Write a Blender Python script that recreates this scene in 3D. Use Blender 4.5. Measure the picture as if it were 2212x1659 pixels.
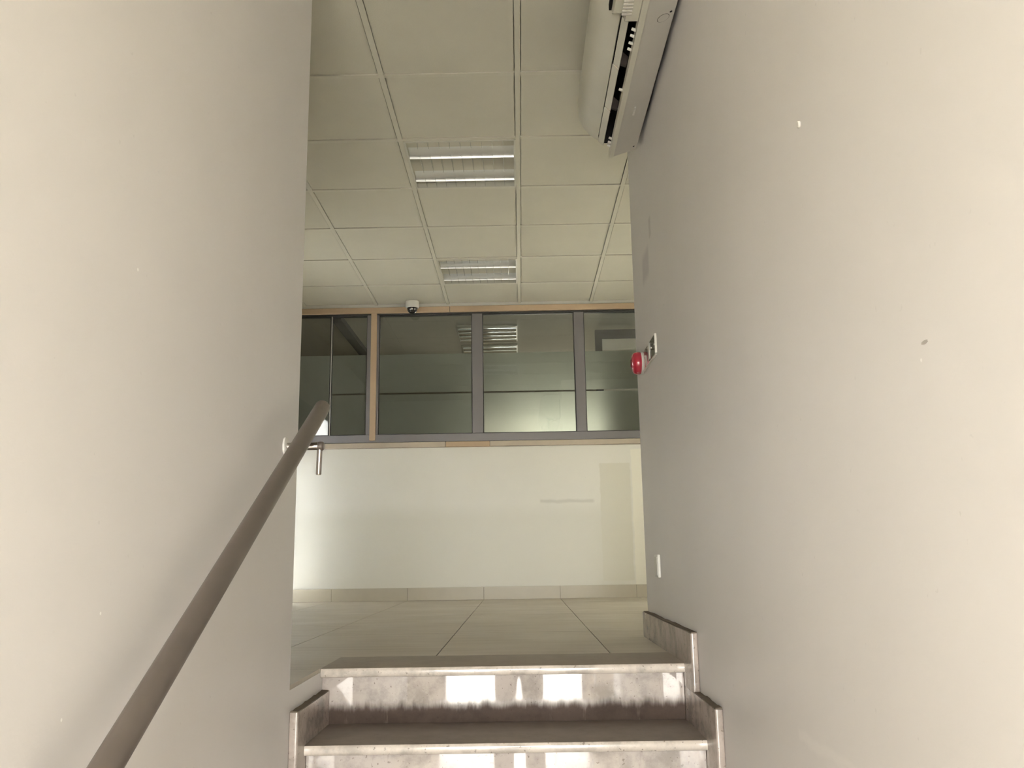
import bpy, bmesh, math, random
from mathutils import Vector, Matrix

random.seed(7)
for o in list(bpy.data.objects):
    bpy.data.objects.remove(o)
scene = bpy.context.scene
COL = scene.collection

# ------------------------------------------------------------------ camera
F_PX, PITCH, YAW, ROLL = 1871.9, 0.1956, -0.0074, -0.0159


def cam_vec(x, y, d):
    c, s = math.cos(ROLL), math.sin(ROLL)
    x, y = c * x + s * y, -s * x + c * y
    X, D, U = x, d, -y
    c, s = math.cos(PITCH), math.sin(PITCH)
    Y, Z = c * D - s * U, s * D + c * U
    c, s = math.cos(YAW), math.sin(YAW)
    return Vector((c * X + s * Y, -s * X + c * Y, Z))


cam_data = bpy.data.cameras.new('camera')
cam = bpy.data.objects.new('camera', cam_data)
COL.objects.link(cam)
r_, u_, f_ = cam_vec(1, 0, 0), -cam_vec(0, 1, 0), cam_vec(0, 0, 1)
M = Matrix.Identity(4)
for i in range(3):
    M[i][0], M[i][1], M[i][2] = r_[i], u_[i], -f_[i]
cam.matrix_world = M
cam_data.sensor_fit = 'HORIZONTAL'
cam_data.sensor_width = 36.0
cam_data.lens = F_PX / 2212 * 36.0
cam_data.clip_start = 0.02
cam_data.clip_end = 200
scene.camera = cam

# ------------------------------------------------------------------ sky, exposure
world = bpy.data.worlds.new('overcast_sky')
scene.world = world
world.use_nodes = True
bg = world.node_tree.nodes['Background']
bg.inputs['Color'].default_value = (1.0, 0.995, 0.985, 1)
bg.inputs['Strength'].default_value = 47.0
vs = scene.view_settings
scene.display_settings.display_device = 'sRGB'
vs.view_transform = 'Standard'
vs.look = 'None'
vs.exposure = 0.15
vs.gamma = 1.0
vs.use_curve_mapping = False


def portal(name, loc, sx, sy, aim):
    """sky portal lying in a window or door opening, facing indoors"""
    ld = bpy.data.lights.new(name, 'AREA')
    ld.shape = 'RECTANGLE'
    ld.size, ld.size_y = sx, sy
    ld.cycles.is_portal = True
    o = bpy.data.objects.new(name, ld)
    COL.objects.link(o)
    o.location = loc
    o.rotation_euler = Vector(aim).to_track_quat('-Z', 'Z').to_euler()
    return o


# ------------------------------------------------------------------ key dimensions (metres, camera at the origin)
XL, XR = -0.63, 0.522            # stair walls
YLE, YRE = 2.443, 3.72           # where they end
YB = 7.003                       # back wall of the upper room
ZF, ZC = -0.335, 2.0805          # upper floor, ceiling
RISE, RUN, NR = 0.168, 0.287, 7
YN = 2.806                       # top nosing
ZL = ZF - RISE * NR              # lower hall floor
YD = -2.0                        # entrance wall
UL, UR = -1.9, 2.2               # side walls of upper room

portal('entrance_portal', (-0.083, YD - 0.12, (ZL + 0.75) / 2), 1.215, 0.75 - ZL, (0, 1, 0))
portal('sidelight_portal', (-1.345, YD - 0.12, (ZL + 0.75) / 2), 0.63, 0.75 - ZL, (0, 1, 0))
portal('sidelight_portal', (1.05, YD - 0.12, (ZL + 0.75) / 2), 0.58, 0.75 - ZL, (0, 1, 0))
portal('side_door_portal', (UL - 0.16, 6.17, (ZF + 1.37) / 2), 1.44, 1.37 - ZF, (1, 0, 0))
portal('fill_window_portal', (UR + 0.16, 5.6, 0.95), 1.5, 1.3, (-1, 0, 0))
portal('rear_window_portal', (0.55, 11.07, 0.85), 0.9, 1.3, (0, -1, 0))


# ------------------------------------------------------------------ materials
def new_mat(name):
    m = bpy.data.materials.new(name)
    m.use_nodes = True
    nt = m.node_tree
    return m, nt, nt.nodes['Principled BSDF']


def N(nt, t, **kw):
    n = nt.nodes.new(t)
    for k, v in kw.items():
        if k in n.inputs.keys():
            n.inputs[k].default_value = v
        else:
            setattr(n, k, v)
    return n


def L(nt, a, b):
    nt.links.new(a, b)


def rgba(c):
    return (c[0], c[1], c[2], 1)


def mathn(nt, op, a, b=None, c=None, clamp=False):
    n = nt.nodes.new('ShaderNodeMath')
    n.operation = op
    n.use_clamp = clamp
    for i, v in enumerate((a, b, c)):
        if v is None:
            continue
        if hasattr(v, 'is_linked'):
            nt.links.new(v, n.inputs[i])
        else:
            n.inputs[i].default_value = v
    return n.outputs[0]


def mixcol(nt, fac, a, b):
    n = nt.nodes.new('ShaderNodeMix')
    n.data_type = 'RGBA'
    for idx, v in ((0, fac), (6, a), (7, b)):
        if hasattr(v, 'is_linked'):
            nt.links.new(v, n.inputs[idx])
        elif idx == 0:
            n.inputs[0].default_value = v
        else:
            n.inputs[idx].default_value = rgba(v)
    return n.outputs[2]


def smooth(nt, v, lo, hi):
    n = nt.nodes.new('ShaderNodeMapRange')
    n.interpolation_type = 'SMOOTHSTEP'
    nt.links.new(v, n.inputs['Value'])
    n.inputs['From Min'].default_value = lo
    n.inputs['From Max'].default_value = hi
    return n.outputs['Result']


def world_xyz(nt):
    g = nt.nodes.new('ShaderNodeNewGeometry')
    s = nt.nodes.new('ShaderNodeSeparateXYZ')
    nt.links.new(g.outputs['Position'], s.inputs[0])
    return g, s.outputs[0], s.outputs[1], s.outputs[2]


def noise(nt, vec, scale, detail=3.0, rough=0.5):
    n = N(nt, 'ShaderNodeTexNoise', Scale=scale, Detail=detail, Roughness=rough)
    if vec is not None:
        L(nt, vec, n.inputs['Vector'])
    return n.outputs['Fac']


def simple(name, col, rough=0.5, metal=0.0, spec=0.5, var=0.06, scale=8.0, bump=0.0, bscale=80.0, coat=0.0):
    m, nt, b = new_mat(name)
    g = nt.nodes.new('ShaderNodeNewGeometry')
    f = noise(nt, g.outputs['Position'], scale)
    c2 = tuple(max(0, x * (1 - var * 2)) for x in col)
    L(nt, mixcol(nt, f, c2, col), b.inputs['Base Color'])
    b.inputs['Roughness'].default_value = rough
    b.inputs['Metallic'].default_value = metal
    b.inputs['Specular IOR Level'].default_value = spec
    b.inputs['Coat Weight'].default_value = coat
    if bump:
        bn = N(nt, 'ShaderNodeBump', Strength=bump, Distance=0.002)
        L(nt, noise(nt, g.outputs['Position'], bscale), bn.inputs['Height'])
        L(nt, bn.outputs[0], b.inputs['Normal'])
    return m


def paint_mat(name, col, marks=None, rough=0.42):
    """satin wall paint with roller texture, faint blotches and a list of worn or shaded marks (axis pairs in world metres)"""
    m, nt, b = new_mat(name)
    g, x, y, z = world_xyz(nt)
    pos = g.outputs['Position']
    base = mixcol(nt, smooth(nt, noise(nt, pos, 1.6, 4), 0.3, 0.75), col, tuple(c * 0.955 for c in col))
    base = mixcol(nt, smooth(nt, noise(nt, pos, 60, 2), 0.72, 0.8), base, tuple(c * 0.9 for c in col))
    for mk in (marks or []):
        kind = mk[0]
        if kind == 'spot':
            _, (cx, cy, cz), rad, c = mk
            d = nt.nodes.new('ShaderNodeVectorMath')
            d.operation = 'DISTANCE'
            L(nt, pos, d.inputs[0])
            d.inputs[1].default_value = (cx, cy, cz)
            f = mathn(nt, 'SUBTRACT', 1.0, smooth(nt, d.outputs['Value'], rad * 0.6, rad))
            base = mixcol(nt, f, base, c)
        elif kind == 'box':
            _, a, lo1, hi1, lo2, hi2, soft, amount, c, wob = mk
            p = {'x': x, 'y': y}[a]
            w = mathn(nt, 'MULTIPLY', mathn(nt, 'SUBTRACT', noise(nt, pos, 9, 4), 0.5), wob)
            p = mathn(nt, 'ADD', p, w)
            q = mathn(nt, 'ADD', z, mathn(nt, 'MULTIPLY', w, 0.4))
            f = None
            for e in (smooth(nt, p, lo1, lo1 + soft), mathn(nt, 'SUBTRACT', 1.0, smooth(nt, p, hi1 - soft, hi1)),
                      smooth(nt, q, lo2, lo2 + soft), mathn(nt, 'SUBTRACT', 1.0, smooth(nt, q, hi2 - soft, hi2))):
                f = e if f is None else mathn(nt, 'MULTIPLY', f, e)
            base = mixcol(nt, mathn(nt, 'MULTIPLY', f, amount), base, c)
    L(nt, base, b.inputs['Base Color'])
    b.inputs['Roughness'].default_value = rough
    b.inputs['Specular IOR Level'].default_value = 0.45
    bn = N(nt, 'ShaderNodeBump', Strength=0.12, Distance=0.0015)
    L(nt, noise(nt, pos, 160, 3), bn.inputs['Height'])
    L(nt, bn.outputs[0], b.inputs['Normal'])
    return m


WALLC = (0.765, 0.738, 0.71)
M_wall_left = paint_mat('stair_wall_paint_left', WALLC, [
    ('spot', (XL, 1.372, 0.477), 0.0035, (0.95, 0.94, 0.9)),
    ('spot', (XL, 1.33, -0.075), 0.003, (0.95, 0.94, 0.9)),
    ('spot', (XL, 1.24, -0.21), 0.003, (0.95, 0.94, 0.9))])
M_wall_right = paint_mat('stair_wall_paint_right', WALLC, [
    ('box', 'y', 3.24, 3.46, 1.06, 1.22, 0.05, 0.55, (0.46, 0.43, 0.44), 0.03),
    ('box', 'y', 3.17, 3.24, 1.20, 1.30, 0.02, 0.4, (0.40, 0.37, 0.34), 0.05),
    ('spot', (XR, 1.10, 0.24), 0.003, (0.9, 0.88, 0.85)),
    ('box', 'y', 1.3, 1.75, -0.36, -0.33, 0.012, 0.35, (0.86, 0.83, 0.79), 0.12)])
M_wall_back = paint_mat('back_wall_paint', (0.80, 0.78, 0.705), [
    ('box', 'x', -3.0, 0.92, -0.6, 0.44, 0.16, 0.9, (0.71, 0.69, 0.605), 0.05),
    ('box', 'x', 0.637, 0.895, -0.21, 0.728, 0.012, 0.85, (0.69, 0.665, 0.565), 0.03),
    ('box', 'x', 0.895, 1.3, -0.6, 0.84, 0.012, 0.9, (0.86, 0.83, 0.72), 0.03),
    ('box', 'x', 0.14, 0.60, 0.40, 0.445, 0.02, 0.45, (0.50, 0.48, 0.41), 0.08)])  # last box: shadow smear put into the paint colour
M_wall_plain = paint_mat('room_wall_paint', (0.74, 0.70, 0.62))
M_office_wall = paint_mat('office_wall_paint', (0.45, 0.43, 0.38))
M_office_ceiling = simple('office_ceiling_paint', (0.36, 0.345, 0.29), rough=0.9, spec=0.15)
M_tile_ceiling = simple('ceiling_tile_paint', (0.60, 0.575, 0.475), rough=0.9, spec=0.15, var=0.04, scale=5, bump=0.25, bscale=220)
M_tbar = simple('ceiling_grid_paint', (0.60, 0.575, 0.475), rough=0.6, spec=0.3, var=0.03)


def floor_mat():
    m, nt, b = new_mat('travertine_floor_tile')
    g, x, y, z = world_xyz(nt)
    mp = nt.nodes.new('ShaderNodeMapping')
    L(nt, g.outputs['Position'], mp.inputs['Vector'])
    mp.inputs['Scale'].default_value = (0.7, 9.0, 1.0)
    f = noise(nt, mp.outputs[0], 2.2, 6, 0.6)
    c = mixcol(nt, smooth(nt, f, 0.35, 0.7), (0.44, 0.395, 0.31), (0.37, 0.325, 0.25))
    f2 = noise(nt, g.outputs['Position'], 3.0, 4)
    c = mixcol(nt, smooth(nt, f2, 0.62, 0.8), c, (0.48, 0.44, 0.36))
    oi = nt.nodes.new('ShaderNodeObjectInfo')
    c = mixcol(nt, mathn(nt, 'MULTIPLY', oi.outputs['Random'], 0.15), c, (0.36, 0.31, 0.24))
    L(nt, c, b.inputs['Base Color'])
    L(nt, mathn(nt, 'MULTIPLY_ADD', f2, 0.25, 0.28), b.inputs['Roughness'])
    return m


M_floor = floor_mat()
M_grout = simple('dark_grout', (0.16, 0.13, 0.10), rough=0.9, spec=0.1)
M_base_tile = simple('baseboard_tile', (0.50, 0.455, 0.355), rough=0.35, var=0.07, scale=6)


def marble_mat(name, clean, dirt_top, rough, low_dirt_reflection=False):
    m, nt, b = new_mat(name)
    g, x, y, z = world_xyz(nt)
    pos = g.outputs['Position']
    oi = nt.nodes.new('ShaderNodeObjectInfo')
    blot = noise(nt, pos, 14, 6, 0.65)
    c = mixcol(nt, smooth(nt, blot, 0.4, 0.66), tuple(v * 1.08 for v in clean), tuple(v * 0.74 for v in clean))
    sp = smooth(nt, noise(nt, pos, 95, 2), 0.66, 0.72)
    c = mixcol(nt, mathn(nt, 'MULTIPLY', sp, 0.6), c, (0.12, 0.09, 0.07))
    rgh = mathn(nt, 'MULTIPLY_ADD', blot, 0.05, rough)
    if dirt_top is not None:
        # dust trodden into everything that faces up
        ns = nt.nodes.new('ShaderNodeSeparateXYZ')
        L(nt, g.outputs['True Normal'], ns.inputs[0])
        f = smooth(nt, ns.outputs[2], 0.6, 0.95)
        d = mixcol(nt, noise(nt, pos, 30, 4), dirt_top, tuple(v * 0.75 for v in dirt_top))
        c = mixcol(nt, mathn(nt, 'MULTIPLY', f, 0.9), c, d)
        rgh = mathn(nt, 'MULTIPLY_ADD', f, 0.35, rgh)
    if low_dirt_reflection:
        # foot of each riser: reflection of the tread painted in, mixed with ragged grime
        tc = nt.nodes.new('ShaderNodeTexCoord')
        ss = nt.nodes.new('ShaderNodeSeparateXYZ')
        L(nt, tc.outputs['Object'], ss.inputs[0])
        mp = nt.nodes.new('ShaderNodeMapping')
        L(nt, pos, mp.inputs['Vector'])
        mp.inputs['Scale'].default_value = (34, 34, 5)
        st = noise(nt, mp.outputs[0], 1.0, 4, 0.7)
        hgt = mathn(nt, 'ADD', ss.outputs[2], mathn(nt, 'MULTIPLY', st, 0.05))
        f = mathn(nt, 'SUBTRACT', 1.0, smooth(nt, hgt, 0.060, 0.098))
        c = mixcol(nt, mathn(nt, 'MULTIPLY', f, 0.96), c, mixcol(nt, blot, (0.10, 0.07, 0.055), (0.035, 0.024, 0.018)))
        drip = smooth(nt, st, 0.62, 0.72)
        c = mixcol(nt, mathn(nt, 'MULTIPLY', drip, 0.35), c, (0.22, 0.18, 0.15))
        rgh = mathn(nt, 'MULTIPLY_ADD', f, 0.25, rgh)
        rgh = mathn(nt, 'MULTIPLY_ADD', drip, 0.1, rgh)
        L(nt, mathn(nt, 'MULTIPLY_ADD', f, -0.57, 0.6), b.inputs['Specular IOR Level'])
    L(nt, c, b.inputs['Base Color'])
    L(nt, rgh, b.inputs['Roughness'])
    if not low_dirt_reflection:
        b.inputs['Specular IOR Level'].default_value = 0.6
    return m


M_riser = marble_mat('polished_marble_riser', (0.43, 0.38, 0.34), None, 0.0, low_dirt_reflection=True)
M_tread = marble_mat('worn_marble_tread', (0.58, 0.52, 0.45), (0.130, 0.097, 0.075), 0.10)
M_landing_slab = marble_mat('worn_marble_landing', (0.58, 0.52, 0.45), (0.26, 0.215, 0.165), 0.10)
M_skirt = marble_mat('marble_skirting', (0.38, 0.325, 0.285), None, 0.05)
M_alu = simple('grey_aluminium', (0.185, 0.175, 0.175), rough=0.42, metal=0.35, var=0.04)
M_alu_dark = simple('dark_gasket', (0.03, 0.03, 0.028), rough=0.6)
M_peach = simple('peach_trim_strip', (0.47, 0.345, 0.22), rough=0.55, var=0.09, scale=4)
M_peach_pale = simple('pale_sill_strip', (0.52, 0.445, 0.345), rough=0.55, var=0.14, scale=5)
M_steel = simple('brushed_steel_rail', (0.22, 0.188, 0.162), rough=0.38, metal=0.7, var=0.08, scale=20)
M_steel_bright = simple('bright_steel', (0.55, 0.51, 0.47), rough=0.25, metal=1.0)
M_white_plastic = simple('white_plastic', (0.72, 0.70, 0.64), rough=0.35, var=0.03)
M_ac = simple('aged_ac_plastic', (0.66, 0.64, 0.535), rough=0.45, var=0.05, scale=10)
M_ac_base = simple('ac_base_plastic', (0.56, 0.535, 0.475), rough=0.5, var=0.04, scale=12)
M_black = simple('matte_black', (0.012, 0.011, 0.011), rough=0.7, spec=0.2)  # flat near-black shared by ducts, slits, holes, track and mounting plate
M_brown_dark = simple('dusty_vane', (0.045, 0.036, 0.032), rough=0.7)
M_dome = simple('smoked_dome', (0.015, 0.014, 0.013), rough=0.08, coat=0.5)
M_red = simple('red_alarm_plastic', (0.40, 0.024, 0.045), rough=0.2, var=0.03, coat=0.4)
M_dark_red = simple('dark_red_lens', (0.10, 0.004, 0.008), rough=0.15)
M_mirror = simple('mirror_reflector', (0.80, 0.81, 0.80), rough=0.12, metal=1.0, var=0.02)
M_bar = simple('satin_louvre_bar', (0.80, 0.81, 0.79), rough=0.28, metal=0.45, var=0.02)
M_blade = simple('louvre_blade', (0.70, 0.71, 0.70), rough=0.22, metal=1.0, var=0.02)
M_tube = simple('white_tube', (0.75, 0.76, 0.74), rough=0.3)
M_light_frame = simple('light_frame_paint', (0.60, 0.585, 0.50), rough=0.4)
M_concrete = simple('pavement', (0.5, 0.48, 0.44), rough=0.9, var=0.1)
M_hall_floor = simple('hall_floor_tile', (0.42, 0.37, 0.30), rough=0.35)


def glass_mat(name, tint, refl=1.0, rough=0.0):
    m, nt, b = new_mat(name)
    nt.nodes.remove(b)
    out = nt.nodes['Material Output']
    t = N(nt, 'ShaderNodeBsdfTransparent', Color=rgba(tint))
    gl = N(nt, 'ShaderNodeBsdfGlossy', Color=(1, 1, 1, 1), Roughness=rough)
    fr = N(nt, 'ShaderNodeFresnel', IOR=1.5)
    mx = nt.nodes.new('ShaderNodeMixShader')
    L(nt, mathn(nt, 'MULTIPLY', fr.outputs[0], refl), mx.inputs[0])
    L(nt, t.outputs[0], mx.inputs[1])
    L(nt, gl.outputs[0], mx.inputs[2])
    L(nt, mx.outputs[0], out.inputs[0])
    return m


def film_mat(name, col, clear, scatter, rough, back):
    """frosted film: blurred see-through (rough refraction), a clear share and white scatter on both sides"""
    m, nt, b = new_mat(name)
    nt.nodes.remove(b)
    out = nt.nodes['Material Output']
    g = nt.nodes.new('ShaderNodeNewGeometry')
    c = mixcol(nt, noise(nt, g.outputs['Position'], 3.0), col, tuple(v * 0.9 for v in col))
    d = nt.nodes.new('ShaderNodeBsdfDiffuse')
    tl = nt.nodes.new('ShaderNodeBsdfTranslucent')
    rf = N(nt, 'ShaderNodeBsdfRefraction', Roughness=rough, IOR=1.45)
    tr = N(nt, 'ShaderNodeBsdfTransparent', Color=rgba(col))
    for n in (d, tl, rf):
        L(nt, c, n.inputs['Color'])

    def mix(f, a, b_):
        n = nt.nodes.new('ShaderNodeMixShader')
        n.inputs[0].default_value = f
        L(nt, a.outputs[0], n.inputs[1])
        L(nt, b_.outputs[0], n.inputs[2])
        return n
    L(nt, mix(clear, mix(scatter, rf, mix(back, d, tl)), tr).outputs[0], out.inputs[0])
    return m


M_glass = glass_mat('tinted_glass', (0.87, 0.89, 0.87), 1.3)
M_glass_clear = glass_mat('clear_glass', (0.97, 0.98, 0.97))
M_day_glass = glass_mat('tinted_daylight_glass', (0.56, 0.565, 0.56))
M_warm_glass = glass_mat('warm_tinted_glass', (0.60, 0.572, 0.525))
M_milk = film_mat('milky_daylight_pane', (0.97, 0.98, 1.0), 0.02, 0.97, 0.4, 0.97)
M_side = film_mat('frosted_fill_window', (0.72, 0.71, 0.66), 0.02, 0.96, 0.4, 0.5)
M_slit = film_mat('milky_side_light', (0.86, 0.88, 0.91), 0.02, 0.97, 0.4, 0.6)
M_acrylic = glass_mat('clear_acrylic', (0.95, 0.94, 0.92), 1.0)
M_film = film_mat('frosted_film', (0.79, 0.825, 0.785), 0.06, 0.32, 0.55, 0.75)
M_frost = film_mat('frosted_sidelight', (0.62, 0.62, 0.61), 0.10, 0.9, 0.3, 0.7)


# ------------------------------------------------------------------ mesh helpers
def finish(name, bm, mat, parent=None, smooth_angle=None):
    bmesh.ops.recalc_face_normals(bm, faces=bm.faces)
    me = bpy.data.meshes.new(name)
    bm.to_mesh(me)
    bm.free()
    if mat is not None:
        me.materials.append(mat)
    if smooth_angle is not None:
        me.polygons.foreach_set('use_smooth', [True] * len(me.polygons))
        me.set_sharp_from_angle(angle=math.radians(smooth_angle))
    o = bpy.data.objects.new(name, me)
    COL.objects.link(o)
    if parent is not None:
        attach(o, parent)
    return o


def attach(o, parent):
    o.parent = parent
    o.matrix_parent_inverse = Matrix.Translation(world_loc(parent)).inverted()


def world_loc(o):
    v = o.location.copy()
    if o.parent is not None and o.matrix_parent_inverse == Matrix.Identity(4):
        v = v + world_loc(o.parent)
    return v


def empty(name, loc):
    o = bpy.data.objects.new(name, None)
    COL.objects.link(o)
    o.location = loc
    o.empty_display_size = 0.05
    return o


def tag(o, label, cat=None, group=None, kind=None):
    o['label'] = label
    if cat:
        o['category'] = cat
    if group:
        o['group'] = group
    if kind:
        o['kind'] = kind
    return o


def add_box(bm, x0, x1, y0, y1, z0, z1):
    vs_ = [bm.verts.new(p) for p in ((x0, y0, z0), (x1, y0, z0), (x1, y1, z0), (x0, y1, z0),
                                     (x0, y0, z1), (x1, y0, z1), (x1, y1, z1), (x0, y1, z1))]
    for f in ((0, 1, 2, 3), (4, 5, 6, 7), (0, 1, 5, 4), (1, 2, 6, 5), (2, 3, 7, 6), (3, 0, 4, 7)):
        bm.faces.new([vs_[i] for i in f])
    return vs_


def box(name, x0, x1, y0, y1, z0, z1, mat, parent=None, bev=0.0, seg=1):
    bm = bmesh.new()
    add_box(bm, x0, x1, y0, y1, z0, z1)
    bmesh.ops.recalc_face_normals(bm, faces=bm.faces)
    if bev:
        bmesh.ops.bevel(bm, geom=bm.edges[:], offset=bev, segments=seg, affect='EDGES', profile=0.5)
    return finish(name, bm, mat, parent, 40 if (bev and seg > 1) else None)


def boxes(name, lst, mat, parent=None):
    bm = bmesh.new()
    for b in lst:
        add_box(bm, *b)
    return finish(name, bm, mat, parent)


def prism(bm, pts, axis, a, b):
    """extrude a polygon; pts are (u,v) pairs; axis x -> (y,z), y -> (x,z), z -> (x,y)"""
    def P(u, v, w):
        return {'x': (w, u, v), 'y': (u, w, v), 'z': (u, v, w)}[axis]
    A = [bm.verts.new(P(u, v, a)) for u, v in pts]
    B = [bm.verts.new(P(u, v, b)) for u, v in pts]
    bm.faces.new(A)
    bm.faces.new(B[::-1])
    n = len(pts)
    for i in range(n):
        bm.faces.new((A[i], A[(i + 1) % n], B[(i + 1) % n], B[i]))


def prism_obj(name, pts, axis, a, b, mat, parent=None, smooth_angle=None):
    bm = bmesh.new()
    prism(bm, pts, axis, a, b)
    return finish(name, bm, mat, parent, smooth_angle)


def lathe(name, prof, centre, axis, mat, parent=None, seg=32, smooth_angle=35):
    """prof: (radius, along) pairs; axis a unit Vector"""
    axis = Vector(axis).normalized()
    q = Vector((0, 0, 1)).rotation_difference(axis)
    bm = bmesh.new()
    rings = []
    for r, h in prof:
        if r < 1e-6:
            rings.append([bm.verts.new(Vector(centre) + q @ Vector((0, 0, h)))])
        else:
            rings.append([bm.verts.new(Vector(centre) + q @ Vector((r * math.cos(2 * math.pi * i / seg), r * math.sin(2 * math.pi * i / seg), h))) for i in range(seg)])
    for A, B in zip(rings, rings[1:]):
        for i in range(seg):
            j = (i + 1) % seg
            if len(A) == 1 and len(B) == 1:
                continue
            if len(A) == 1:
                bm.faces.new((A[0], B[i], B[j]))
            elif len(B) == 1:
                bm.faces.new((A[i], A[j], B[0]))
            else:
                bm.faces.new((A[i], A[j], B[j], B[i]))
    for R in (rings[0], rings[-1]):
        if len(R) > 1:
            bm.faces.new(R)
    return finish(name, bm, mat, parent, smooth_angle)


def struct(o, label):
    return tag(o, label, kind='structure')


# ------------------------------------------------------------------ setting: walls
ZT = ZC + 0.03
o = boxes('wall_left', [(XL - 0.15, XL, 0.75, YLE, ZL, ZT), (XL - 0.15, XL, YLE, 2.85, ZL, ZF - 0.012)], M_wall_left)
struct(o, 'off-white painted stair wall behind the steel handrail')
o = boxes('wall_right', [(XR, XR + 0.15, 0.75, YRE, ZL, ZT)], M_wall_right)
struct(o, 'off-white painted stair wall carrying the air conditioner')
o = boxes('wall_back', [(UL - 0.15, UR + 0.15, YB, YB + 0.12, ZF - 0.05, 0.872),
                        (UL - 0.15, UR + 0.15, YB, YB + 0.12, 2.06, ZT)], M_wall_back)
struct(o, 'cream patched wall below the interior glazing')
o = boxes('wall_front', [(UL, XL - 0.15, YLE - 0.15, YLE, ZF - 0.05, ZT), (XR + 0.15, UR, YRE - 0.15, YRE, ZF - 0.05, ZT)], M_wall_plain)
struct(o, 'return walls either side of the stair opening')
o = boxes('wall_upper_left', [(UL - 0.15, UL, YLE - 0.15, 5.45, ZF - 0.05, ZT), (UL - 0.15, UL, 6.89, YB, ZF - 0.05, ZT),
                              (UL - 0.15, UL, 5.45, 6.89, 1.37, ZT)], M_wall_plain)
struct(o, 'plain side wall of the upper room with a glazed door')
o = boxes('wall_upper_right', [(UR, UR + 0.15, YRE - 0.15, 4.85, ZF - 0.05, ZT), (UR, UR + 0.15, 6.35, YB, ZF - 0.05, ZT),
                               (UR, UR + 0.15, 4.85, 6.35, 1.6, ZT), (UR, UR + 0.15, 4.85, 6.35, ZF - 0.05, 0.3)], M_wall_plain)
struct(o, 'plain side wall of the upper room with an added window')
HX0, HX1 = -2.2, 2.0
o = boxes('wall_hall', [(HX0, XL - 0.15, 0.75, 0.9, ZL, ZT), (XR + 0.15, HX1, 0.75, 0.9, ZL, ZT),
                        (HX0 - 0.15, HX0, YD - 0.15, 0.9, ZL, ZT), (HX1, HX1 + 0.15, YD - 0.15, 0.9, ZL, ZT)], M_wall_plain)
struct(o, 'walls of the entrance hall below the stairs')
ZDT = 0.75
o = boxes('wall_entrance', [(HX0, -1.66, YD - 0.15, YD, ZL, ZT), (-1.03, -0.69, YD - 0.15, YD, ZL, ZDT), (0.525, 0.76, YD - 0.15, YD, ZL, ZDT),
                            (1.34, HX1, YD - 0.15, YD, ZL, ZT), (-1.66, 1.34, YD - 0.15, YD, ZDT, ZT)], M_wall_plain)
struct(o, 'entrance wall with doorway and frosted sidelights')
# rear office behind the glazing
RB = 10.9
OL = -4.5
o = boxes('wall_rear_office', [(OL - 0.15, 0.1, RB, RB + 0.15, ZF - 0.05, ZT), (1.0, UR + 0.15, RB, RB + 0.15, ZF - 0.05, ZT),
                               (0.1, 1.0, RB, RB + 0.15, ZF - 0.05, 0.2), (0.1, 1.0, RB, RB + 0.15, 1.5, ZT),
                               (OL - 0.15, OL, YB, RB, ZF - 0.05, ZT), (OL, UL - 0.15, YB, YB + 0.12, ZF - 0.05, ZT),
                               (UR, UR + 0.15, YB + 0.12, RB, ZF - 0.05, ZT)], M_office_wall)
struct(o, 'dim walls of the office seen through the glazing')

# ------------------------------------------------------------------ floors
fl = boxes('floor', [(UL, XL - 0.15, YLE, 2.85, ZF - 0.10, ZF - 0.012), (UL, UR, YRE, YB + 0.06, ZF - 0.10, ZF - 0.012),
                     (UL, XR, 2.85, YRE, ZF - 0.10, ZF - 0.012)], M_grout)
struct(fl, 'beige travertine-look tiled floor of the upper room')
FX = 0.3007
GAP = 0.004


def tile_rects():
    out = []
    k = -5
    while FX + 0.6 * k < UR:
        xa, xb = max(FX + 0.6 * k, UL), min(FX + 0.6 * (k + 1), UR)
        if xb > xa + 0.02:
            y = YB
            off = 0.0 if k >= -2 else 0.6
            ys = [YB]
            yy = YB - (0.6 if off == 0 else 1.2)
            while yy > 2.2:
                ys.append(yy)
                yy -= 1.2
            ys.append(2.0)
            for y1, y0 in zip(ys, ys[1:]):
                out.append((xa, xb, y0, y1))
        k += 1
    return out


def clip_tile(r):
    """cut a tile to the L-shaped landing"""
    xa, xb, y0, y1 = r
    res = []
    for (X0, X1, ymin) in ((UL, XL, YLE), (XL, XR - 0.022, 3.118), (XR - 0.022, UR, YRE)):
        a, b, c = max(xa, X0), min(xb, X1), max(y0, ymin)
        if b - a > 0.03 and y1 - c > 0.03:
            res.append((a, b, c, y1))
    return res


for r in tile_rects():
    rs = clip_tile(r)
    if not rs:
        continue
    bm = bmesh.new()
    # same lower edge: merge pieces side by side into one notched tile
    g = GAP / 2
    for i, (a, b, c, d) in enumerate(rs):
        a2 = a + (g if abs(a - r[0]) < 1e-6 or abs(a - XL) < 1e-6 and c > YLE + 0.01 and False else (g if i == 0 else 0))
        b2 = b - (g if i == len(rs) - 1 else 0)
        add_box(bm, a2, b2, c + (g if c > r[2] - 1e-6 else 0), d - g, ZF - 0.012, ZF)
    finish('floor_tile', bm, M_floor, fl)

of_ = boxes('floor_rear_office', [(OL, UR, YB + 0.06, RB, ZF - 0.10, ZF - 0.012)], M_floor)
struct(of_, 'floor of the office behind the glazing')
hf = boxes('floor_hall', [(HX0 - 0.15, HX1 + 0.15, YD - 0.15, 1.2, ZL - 0.1, ZL)], M_hall_floor)
struct(hf, 'tiled floor of the entrance hall below the stairs')
pv = boxes('ground', [(-30, 30, -40, YD - 0.15, ZL - 0.25, ZL - 0.02)], M_concrete)
struct(pv, 'pale pavement outside the entrance')

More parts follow.
